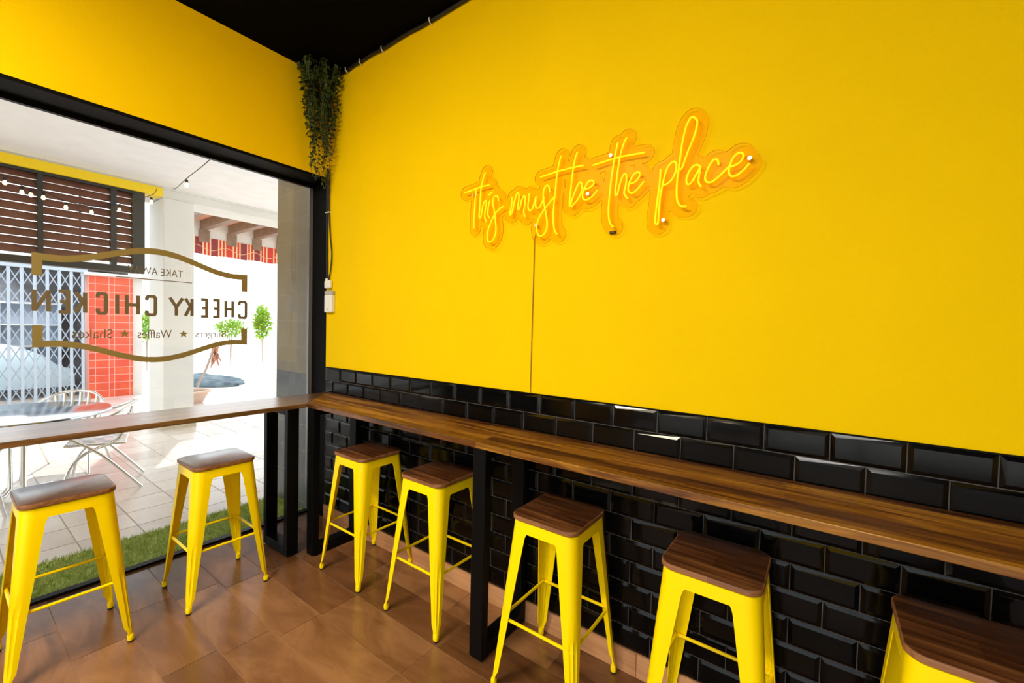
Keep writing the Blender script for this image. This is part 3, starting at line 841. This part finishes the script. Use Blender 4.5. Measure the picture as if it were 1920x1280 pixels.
tf = MB(); rnd = random.Random(4)
tf.box(-0.765, -0.26, -3.9, -0.02, ZO, ZO + 0.008)
for i in range(26000):
    x = rnd.uniform(-0.775, -0.255); y = rnd.uniform(-3.0, -0.02)
    an = rnd.uniform(0, 6.28); h = rnd.uniform(0.015, 0.032); l = rnd.uniform(0.004, 0.022)
    dx, dy = math.cos(an), math.sin(an); w = 0.0017
    z = ZO + 0.008
    tf.add([(x - dy * w, y + dx * w, z), (x + dy * w, y - dx * w, z), (x + dx * l, y + dy * l, z + h)], [(0, 1, 2)])
o = tf.build('turf_strip', M['turf']); tag(o, 'strip of green artificial grass lying outside along the shop window', 'grass'); o['kind'] = 'stuff'

# the tiled pier outside at the end of the sign wall
mb = MB()
mb.box(-0.785, -0.252, -0.012, 0.5, 1.135, ZC - 0.02, 0); mb.box(-0.785, -0.252, -0.012, 0.5, ZO, 1.1345, 1)
for zz in [1.134 + 0.218 * k for k in range(11)]: mb.box(-0.786, -0.2515, -0.0128, 0.5, zz, zz + 0.003, 2)
for zz in (0.916, 0.698, 0.48, 0.262, 0.044): mb.box(-0.786, -0.2515, -0.0128, 0.5, zz, zz + 0.003, 2)
mb.box(-0.53, -0.527, -0.0129, -0.012, ZO, ZC - 0.02, 2)
struct(mb.build('wall_outside_pier', [M['pier_upper'], M['pier_lower'], M['pier_joint']]))

# arcade soffit and beam
mb = MB()
mb.box(-4.6, -0.2505, -9.0, 9.0, 3.43, 3.75)
struct(mb.build('soffit', M['soffit']))
mb = MB()
mb.box(-5.07, -4.601, -9.0, 9.0, 3.31, 3.75); mb.box(-4.6, -4.42, 0.10, 9.0, 3.29, 3.4299); mb.box(-4.6, -4.38, 0.101, 9.0, 3.405, 3.4299)
struct(mb.build('arcade_beam', M['plaster']))
mb = MB(); mb.box(-4.598, -4.36, -9.0, 0.099, 3.2905, 3.405)
tag(mb.build('yellow_fascia', M['yellow_band'], bevel=0.004), 'bright yellow fascia board above the brown louvre screen outside', 'fascia')
mb = MB(); mb.box(-4.598, -4.38, -9.0, 0.099, 3.4055, 3.4298)
struct(mb.build('fascia_moulding', M['plaster']))

def pillar(y0, y1, label):
    e = empty('arcade_pillar', label, 'pillar', (-4.73, (y0 + y1) / 2, ZO), 0, 'white arcade pillars')
    h = (y1 - y0) / 2
    q = MB(); q.box(-0.34, 0.33, -h, h, 0.12, 3.308); q.build('shaft', M['plaster'], e, bevel=0.01)
    q = MB()
    for k in range(3):
        a = -h - 0.025 + (2 * h + 0.05) * k / 3; q.box(0.3301, 0.357, a + 0.002, a + (2 * h + 0.05) / 3 - 0.002, 0, 0.12)
        q.box(-0.365, -0.341, a + 0.002, a + (2 * h + 0.05) / 3 - 0.002, 0, 0.12)
    for s in (-1, 1): q.box(-0.34, 0.33, min(s * h, s * (h + 0.025)), max(s * h, s * (h + 0.025)), 0, 0.12)
    q.box(-0.34, 0.33, -h, h, 0, 0.1195)
    q.build('plinth', M['base_tile'], e)
pillar(0.115, 0.480, 'square white pillar outside with a low tiled plinth, seen through the lettering')

# louvre screen under the yellow fascia
lv = empty('louvre_screen', 'brown slatted louvre screen with charcoal posts hanging outside under the yellow fascia', 'screen', (-4.45, -0.09, 0))
q = MB()
for k in range(10):
    z = 3.232 - 0.098 * k
    mt = Matrix.Translation((0, -2.25, z)) @ Matrix.Rotation(math.radians(-22), 4, 'Y')
    q.obox(mt, 0.018, 4.4, 0.092)
q.build('slats', M['louvre'], lv)
q = MB(); q.box(-0.04, 0.05, -4.5, 0.0, 3.255 + 0.0, 3.2895); q.box(-0.04, 0.05, -4.5, 0, 2.185, 2.268); q.build('frame', M['dark_frame'], lv)
for a, b in ((-0.13, 0.0), (-0.345, -0.29), (-0.99, -0.945), (-2.1, -2.05), (-3.2, -3.15)):
    q = MB(); q.box(-0.03, 0.055, a, b, 2.2681, 3.2549); q.build('post', M['dark_frame'], lv)
q = MB(); q.box(-0.05, -0.03, -0.63, -0.61, 2.2681, 3.2549); q.build('rear_batten', M['gate'], lv)

# festoon lights
bulbs = [(-4.05, -1.354, 3.012), (-4.05, -1.232, 2.942), (-4.05, -1.165, 2.93), (-4.05, -1.071, 2.925), (-4.05, -0.893, 2.859), (-4.05, -0.675, 2.854), (-4.05, -0.421, 2.94), (-4.0, -0.116, 3.11), (-2.4, -0.207, 3.018)]
BL = ['leftmost, high before the louvres', 'second from the left, before the left louvre post', 'third from the left of the string', 'beside the left louvre post', 'middle of the louvres, fifth from the left', 'before the louvres between the two posts, sixth', 'before the right louvre post', 'before the top of the white pillar', 'alone under the white soffit']
for i, (x, y, z) in enumerate(bulbs):
    e = empty('festoon_bulb', 'warm glowing festoon bulb, ' + BL[i], 'bulb', (x, y, z), 0, 'festoon lights outside')
    q = MB(); q.lathe([(0.004, -0.036), (0.014, -0.03), (0.019, -0.016), (0.016, 0.0), (0.010, 0.014)], 0, 0, 12); q.build('bulb_glass', M['bulb'], e, smooth=60)
    q = MB(); q.lathe([(0.013, 0.0145), (0.014, 0.045), (0.006, 0.05)], 0, 0, 10); q.build('bulb_socket', M['cable'], e, smooth=60)
wp = [(-4.05, -3.0, 3.40), (-4.05, -1.6, 3.12)] + [(a, b, c + 0.062) for a, b, c in bulbs[:8]] + [(-4.355, 0.03, 3.375)]
wp[-2] = (-3.99, -0.116, 3.19)
cable('festoon_wire', wp, 0.004, M['cable'], 'dark wire of the festoon lights sagging in front of the louvres', k=4)
cable('festoon_wire', [(-4.37, 0.22, 3.427), (-3.4, -0.02, 3.20), (-2.4, -0.207, 3.078), (-1.4, -0.26, 3.13), (-0.5, -0.30, 3.40)], 0.004, M['cable'], 'dark festoon wire crossing under the white soffit towards the window', k=4)

# bistro set outside
def table():
    e = empty('bistro_table', 'round brushed aluminium bistro table outside the window', 'table', (-2.42, -1.42, ZO))
    q = MB(); q.lathe([(0.60, 0.712), (0.612, 0.714), (0.615, 0.722), (0.612, 0.734), (0.598, 0.738), (0.02, 0.736)], 0, 0, 48); q.build('table_top', M['alu_top'], e, smooth=40)
    for k in range(4):
        an = math.radians(45 + 90 * k); c, s = math.cos(an), math.sin(an)
        q = MB(); q.tube([(0.06 * c, 0.06 * s, 0.71), (0.055 * c, 0.055 * s, 0.10), (0.10 * c, 0.10 * s, 0.05), (0.33 * c, 0.33 * s, 0.014)], 0.016, 8)
        q.build('leg', M['alu'], e, smooth=60)
table()
def chair_proto():
    e = empty('bistro_chair', '', 'chair')
    # hoop forming arms and top of back; chair faces +x, back at -x
    q = MB(); P = []
    for i in range(17):
        a = math.radians(80 + 200 * i / 16)
        P.append((0.02 + 0.27 * math.cos(a), 0.275 * math.sin(a), 0.655 + 0.13 * max(0, -math.cos(a)) ** 1.3))
    P = [(0.25, 0.262, 0.645)] + P + [(0.25, -0.262, 0.645)]
    P = smooth_path(P, 3); q.tube(P, 0.0125, 8); q.build('arm_hoop', M['alu'], e, smooth=60)
    for s in (-1, 1):
        q = MB(); q.tube(smooth_path([(0.25, 0.262 * s, 0.645), (0.272, 0.262 * s, 0.61), (0.17, 0.245 * s, 0.50), (-0.02, 0.245 * s, 0.34), (-0.29, 0.25 * s, 0.0)], 3), 0.0125, 8); q.build('leg', M['alu'], e, smooth=60)
        q = MB(); q.tube(smooth_path([(-0.20, 0.21 * s, 0.70), (-0.13, 0.215 * s, 0.47), (0.08, 0.225 * s, 0.37), (0.19, 0.235 * s, 0.24), (0.24, 0.25 * s, 0.0)], 3), 0.0125, 8); q.build('leg', M['alu'], e, smooth=60)
    q = MB(); q.tube([(0.21, -0.2, 0.44), (0.22, 0.2, 0.44), (-0.17, 0.19, 0.42), (-0.17, -0.19, 0.42)], 0.011, 8, closed=True)
    for k in range(7):
        a = -0.18 + 0.06 * k
        P = [(0.215, a, 0.447), (0.0, a, 0.435), (-0.165, a, 0.427)]
        q.tube(P, 0.017, 6, flat=0.25)
    q.build('seat', M['alu'], e, smooth=60)
    q = MB()
    for k in range(6):
        a = -0.15 + 0.06 * k
        q.tube([(-0.165, a, 0.43), (-0.205, a * 1.05, 0.56), (-0.225, a * 1.1, 0.74 + 0.03 * (1 - (a / 0.16) ** 2))], 0.014, 6, flat=0.25)
    q.build('backrest', M['alu'], e, smooth=60)
    return e
ch0 = chair_proto()
chairs = [(-3.12, -1.02, math.radians(-28), 'aluminium bistro chair on the far side of the outdoor table, only its curved back showing'),
          (-2.28, -0.90, math.radians(-105), 'aluminium bistro chair to the right of the outdoor table with crossed legs'),
          (-1.98, -1.86, math.radians(130), 'aluminium bistro chair left of the outdoor table, cut by the photo edge')]
for i, (x, y, r, lb) in enumerate(chairs):
    c = ch0 if i == 0 else copy_tree(ch0)
    c.location = (x, y, ZO); c.rotation_euler.z = r; tag(c, lb, 'chair', 'aluminium chairs round the outdoor table')

# ---------------------------------------------------------------- across the passage: gate, red pillar, shop
gt = empty('folding_gate', 'pale blue grey folding lattice gate closing the shop opposite', 'gate', (-8.4, -0.05, ZO))
yg = -0.02; k = 0
while yg > -4.4:
    q = MB(); q.box(-0.012, 0.014, yg - 0.042, yg, 0.02, 2.46); q.build('upright', M['gate'], gt)
    yg -= 0.155; k += 1
q = MB()
for i in range(k - 1):
    ya = -0.04 - 0.155 * i; yb = ya - 0.155
    for j in range(7):
        z0 = 0.05 + 0.345 * j; z1 = z0 + 0.335
        for kx, (a, b) in enumerate(((z0, z1), (z1, z0))):
            d = Vector((0, yb - ya, b - a)); L_ = d.length; an = math.atan2(d.z, d.y)
            mt = Matrix.Translation((-0.02 - 0.009 * kx, (ya + yb) / 2, (a + b) / 2)) @ Matrix.Rotation(an, 4, 'X')
            q.obox(mt, 0.008, L_, 0.016)
q.build('lattice', M['gate_dark'], gt)
q = MB(); q.box(-0.04, 0.03, -4.45, 0.03, 2.461, 2.52); q.box(-0.04, 0.03, -4.45, 0.03, 0.0, 0.019); q.build('rail', M['gate'], gt)

rp = MB()
rp.box(-8.75, -8.402, -0.01, 0.655, ZO, 2.40, 1)
rnd = random.Random(2)
zz = ZO; r = 0
while zz < 2.39:
    z1 = min(zz + 0.151, 2.40)
    for a, b in ((-0.01, 0.085), (0.085, 0.285), (0.285, 0.365), (0.365, 0.60), (0.60, 0.655)):
        vs = [(-8.40, a + 0.006, zz + 0.006), (-8.40, b - 0.006, zz + 0.006), (-8.40, b - 0.006, z1 - 0.006), (-8.40, a + 0.006, z1 - 0.006)]
        vs += [(-8.4019, y, z) for _, y, z in vs]
        rp.add(vs, [(0, 1, 2, 3), (0, 4, 5, 1), (1, 5, 6, 2), (2, 6, 7, 3), (3, 7, 4, 0)], 0)
    zz = z1
tag(rp.build('tiled_pillar', [M['red_tile'], M['red_grout']]), 'glossy red tiled pillar beside the folding gate across the passage', 'pillar')
mb = MB(); mb.box(-8.72, -8.30, -0.08, 1.0, 2.4002, 2.46)
tag(mb.build('stone_lintel', M['plaster'], bevel=0.01), 'pale ledge on top of the red tiled pillar', 'ledge')
mb = MB()
mb.box(-8.8, -8.44, 0.66, 0.81, ZO, 2.40); mb.box(-8.8, -8.44, -4.6, 0.81, 2.5301, 2.70); mb.box(-8.8, -8.44, -6, -4.6, ZO, 2.7)
tag(mb.build('shop_facade', M['plaster']), 'cream painted wall edge of the shop opposite, right of the red pillar', 'facade')
mb = MB(); mb.box(-10.6, -10.5, -6, 0.66, ZO, 2.6); mb.box(-10.5, -8.8, 0.56, 0.66, ZO, 2.6); mb.box(-10.6, -8.8, -6, 0.66, 2.6, 2.7); mb.box(-10.5, -8.8, -6.1, -6.0, ZO, 2.6)
struct(mb.build('shop_interior_shell', M['shop_dark']))
# a covered low vehicle shape and shelves seen behind the gate
cv = MB()
rings = []
for i in range(13):
    t = i / 12; y = -2.2 + 2.1 * t
    h = 0.55 + 0.50 * math.sin(math.pi * min(1, t * 1.1)) ** 0.7 if 0.05 < t < 0.95 else 0.5
    rings.append([(-9.9, y, 0.18), (-9.95, y, h * 0.7), (-9.75, y, h), (-9.4, y, h), (-9.15, y, h * 0.75), (-9.1, y, 0.18)])
cv.loft(rings)
tag(cv.build('covered_cart', M['pale_blue'], smooth=50), 'pale blue covered shape standing low behind the folding gate', 'cart')
for s, lb in ((-1.6, 'left'), (-0.6, 'right')):
    sh = empty('shop_shelf', 'dim shelving deep behind the folding gate, ' + lb + ' of the two', 'shelf', (-10.3, s, ZO), 0, 'shelves behind the gate')
    q = MB(); q.box(-0.15, -0.13, -0.4, 0.4, 0, 1.9); q.box(-0.15, 0.15, -0.42, -0.4, 0, 1.9); q.box(-0.15, 0.15, 0.4, 0.42, 0, 1.9); q.build('shelf_carcass', M['gate_dark'], sh)
    for z in (0.5, 0.95, 1.4, 1.85):
        q = MB(); q.box(-0.13, 0.15, -0.4, 0.4, z, z + 0.03); q.build('shelf_board', M['plaster'], sh)

light('shop_fill_light', 'AREA', (-9.3, -1.2, 2.52), 35, (0.9, 0.95, 1.0), 0.9)  # added lamp that lifts the dark shop interior behind the gate
e = empty('shop_fill', 'added flat fill lamp inside the gated shop opposite', 'lamp', (-9.3, -1.2, 2.6))
q = MB(); q.box(-0.46, 0.46, -0.46, 0.46, -0.05, -0.0005); q.build('fill_housing', M['fill_panel'], e)

# lean-to with rafters, terracotta boards and a striped valance
rf = empty('timber_roof', 'flat timber roof with dark rafters and terracotta boards across the passage', 'roof', (-7.0, 4.0, 3.65))
q = MB(); q.box(-1.5, 0.45, -2.9, 4.5, 0.2001, 0.26); q.build('roof_boards', M['terracotta'], rf)
for k in range(12):
    y = -2.75 + 0.565 * k
    q = MB(); q.box(-1.367, 0.40, y, y + 0.13, 0.0, 0.20); q.build('rafter', M['rafter'], rf)
q = MB(); q.box(-1.56, -1.368, -2.9, 4.5, -0.28, 0.2); q.build('wall_plate', M['plaster'], rf)
for k in range(12):
    y = -2.75 + 0.565 * k
    q = MB(); q.box(-1.3679, -1.335, y - 0.03, y + 0.18, -0.28, -0.001); q.build('bracket', M['rafter'], rf)
aw = empty('striped_valance', 'red and maroon striped awning valance hanging under the timber roof', 'awning', (-8.36, 1.1, 3.08))
q = MB(); rnd = random.Random(9)
y = 0.0; seq = [(0.14, 1), (0.03, 2), (0.04, 0), (0.03, 2), (0.04, 0), (0.03, 2)]
kk = 0
while y < 6.2:
    for wd, mi in seq:
        m2 = mi
        if mi == 1 and kk % 3 == 1: m2 = 0
        z0 = 0.02 * (0.5 + 0.5 * math.cos(2 * math.pi * y / 0.62))
        q.box(-0.004, 0.004 + 0.004 * math.sin(y * 9), y, y + wd, z0, 0.40, m2)
        y += wd
    kk += 1
q.build('valance_cloth', [M['awn_red'], M['awn_maroon'], M['awn_cream']], aw)
q = MB(); P = [(0.012, 0.02 * i, 0.17 + 0.05 * math.cos(2 * math.pi * 0.02 * i / 0.62)) for i in range(310)]
q.tube(P, 0.006, 5); q.build('scalloped_piping', M['awn_cream'], aw)

# planting across the passage
def shrub(name, label, loc, rx, ry, rz, n, s, m_, seed, trunk=0.0, cat='shrub'):
    e = empty(name, label, cat, loc)
    r_ = random.Random(seed); q = MB()
    for i in range(n):
        v = Vector((r_.gauss(0, 1), r_.gauss(0, 1), r_.gauss(0, 1))).normalized() * (r_.random() ** 0.4)
        p = Vector((v.x * rx, v.y * ry, trunk + rz + v.z * rz))
        d = Vector((v.x + r_.uniform(-.6, .6), v.y + r_.uniform(-.6, .6), v.z * 0.5 + r_.uniform(-.2, .9)))
        leaf(q, p, d, Vector((0, 0, 1)), s * r_.uniform(0.7, 1.3), 0.4)
    q.build('foliage', m_, e)
    q = MB()
    for i in range(5):
        a = i * 1.3
        q.tube([(0, 0, 0), (0.1 * rx * math.cos(a), 0.1 * ry * math.sin(a), trunk + rz * 0.3), (0.5 * rx * math.cos(a), 0.5 * ry * math.sin(a), trunk + rz * 1.1)], [0.016, 0.012, 0.006], 6)
    q.build('stem', M['bark'], e)
shrub('garden_shrub', 'bright green shrub in the sunlit distance left of the tall plant', (-14, 4.55, -0.03), 0.4, 0.5, 0.26, 500, 0.14, M['leaf_bright'], 1, 1.1)
shrub('garden_shrub', 'tall upright bright green plant in the distance beside the grey pier', (-15, 6.05, -0.03), 0.3, 0.24, 0.65, 450, 0.22, M['leaf_bright'], 2, 0.9)
shrub('garden_shrub', 'sliver of green shrub between the red pillar and the white pillar', (-14, 2.2, -0.03), 0.4, 0.3, 0.45, 350, 0.16, M['leaf_bright'], 3, 0.9)
md = MB(); rnd = random.Random(6); rows = 10; cols = 28; vs = []
for i in range(rows + 1):
    for j in range(cols):
        t = i / rows; a = 2 * math.pi * j / cols; r_ = math.cos(t * math.pi / 2)
        x, y, z = 1.5 * r_ * math.cos(a), 0.75 * r_ * math.sin(a) , 0.17 * math.sin(t * math.pi / 2) * (1 - 0.25 * math.sin(a))
        nn = noise.noise(Vector((x * 4, y * 4, z * 6)))
        vs.append((x + 0.10 * nn, 1.0 * y + 0.10 * nn, max(0, z + (0.06 * nn if i else 0))))
fs = [(i * cols + j, i * cols + (j + 1) % cols, (i + 1) * cols + (j + 1) % cols, (i + 1) * cols + j) for i in range(rows) for j in range(cols)]
md.add(vs, fs)
o = md.build('low_mound', M['mound'], smooth=80, loc=(-9.9, 2.42, ZO)); tag(o, 'low blue grey mound beyond the white pillar', 'shrub bed')  # low uneven mound in mottled blue grey
pp = empty('leaning_plant', 'leaning pale stem with drooping reddish leaves beyond the white pillar', 'plant', (-7.0, 1.30, ZO))
q = MB(); q.tube(smooth_path([(0, 0, 0), (0, 0.06, 0.3), (0, 0.2, 0.62), (0, 0.30, 0.95), (0, 0.36, 1.12)], 3), 0.022, 6); q.build('stem', M['bark'], pp, smooth=60)
q = MB(); rnd = random.Random(3)
for i in range(26):
    p = Vector((0, 0.30 + rnd.uniform(-0.04, 0.1), rnd.uniform(0.85, 1.14))); a = rnd.uniform(0, 6.28)
    leaf(q, p, Vector((0.5 * math.cos(a), 0.5 * math.sin(a) + 0.15, -1.2)), Vector((math.sin(a), 1, 0.2)), rnd.uniform(0.16, 0.30), 0.16)
q.build('foliage', M['leaf_red'], pp)
pt = empty('plant_pot', 'round clay plant pot on the paving behind the white pillar', 'pot', (-6.62, 1.10, ZO))
q = MB(); q.lathe([(0.20, 0.0), (0.23, 0.05), (0.31, 0.20), (0.34, 0.205), (0.34, 0.24), (0.30, 0.24), (0.28, 0.20), (0.02, 0.20)], 0, 0, 32); q.build('pot_body', M['pot'], pt, smooth=40)
q = MB(); q.lathe([(0.285, 0.201), (0.2, 0.212), (0.02, 0.215)], 0, 0, 24); q.build('soil', M['soil'], pt, smooth=60)
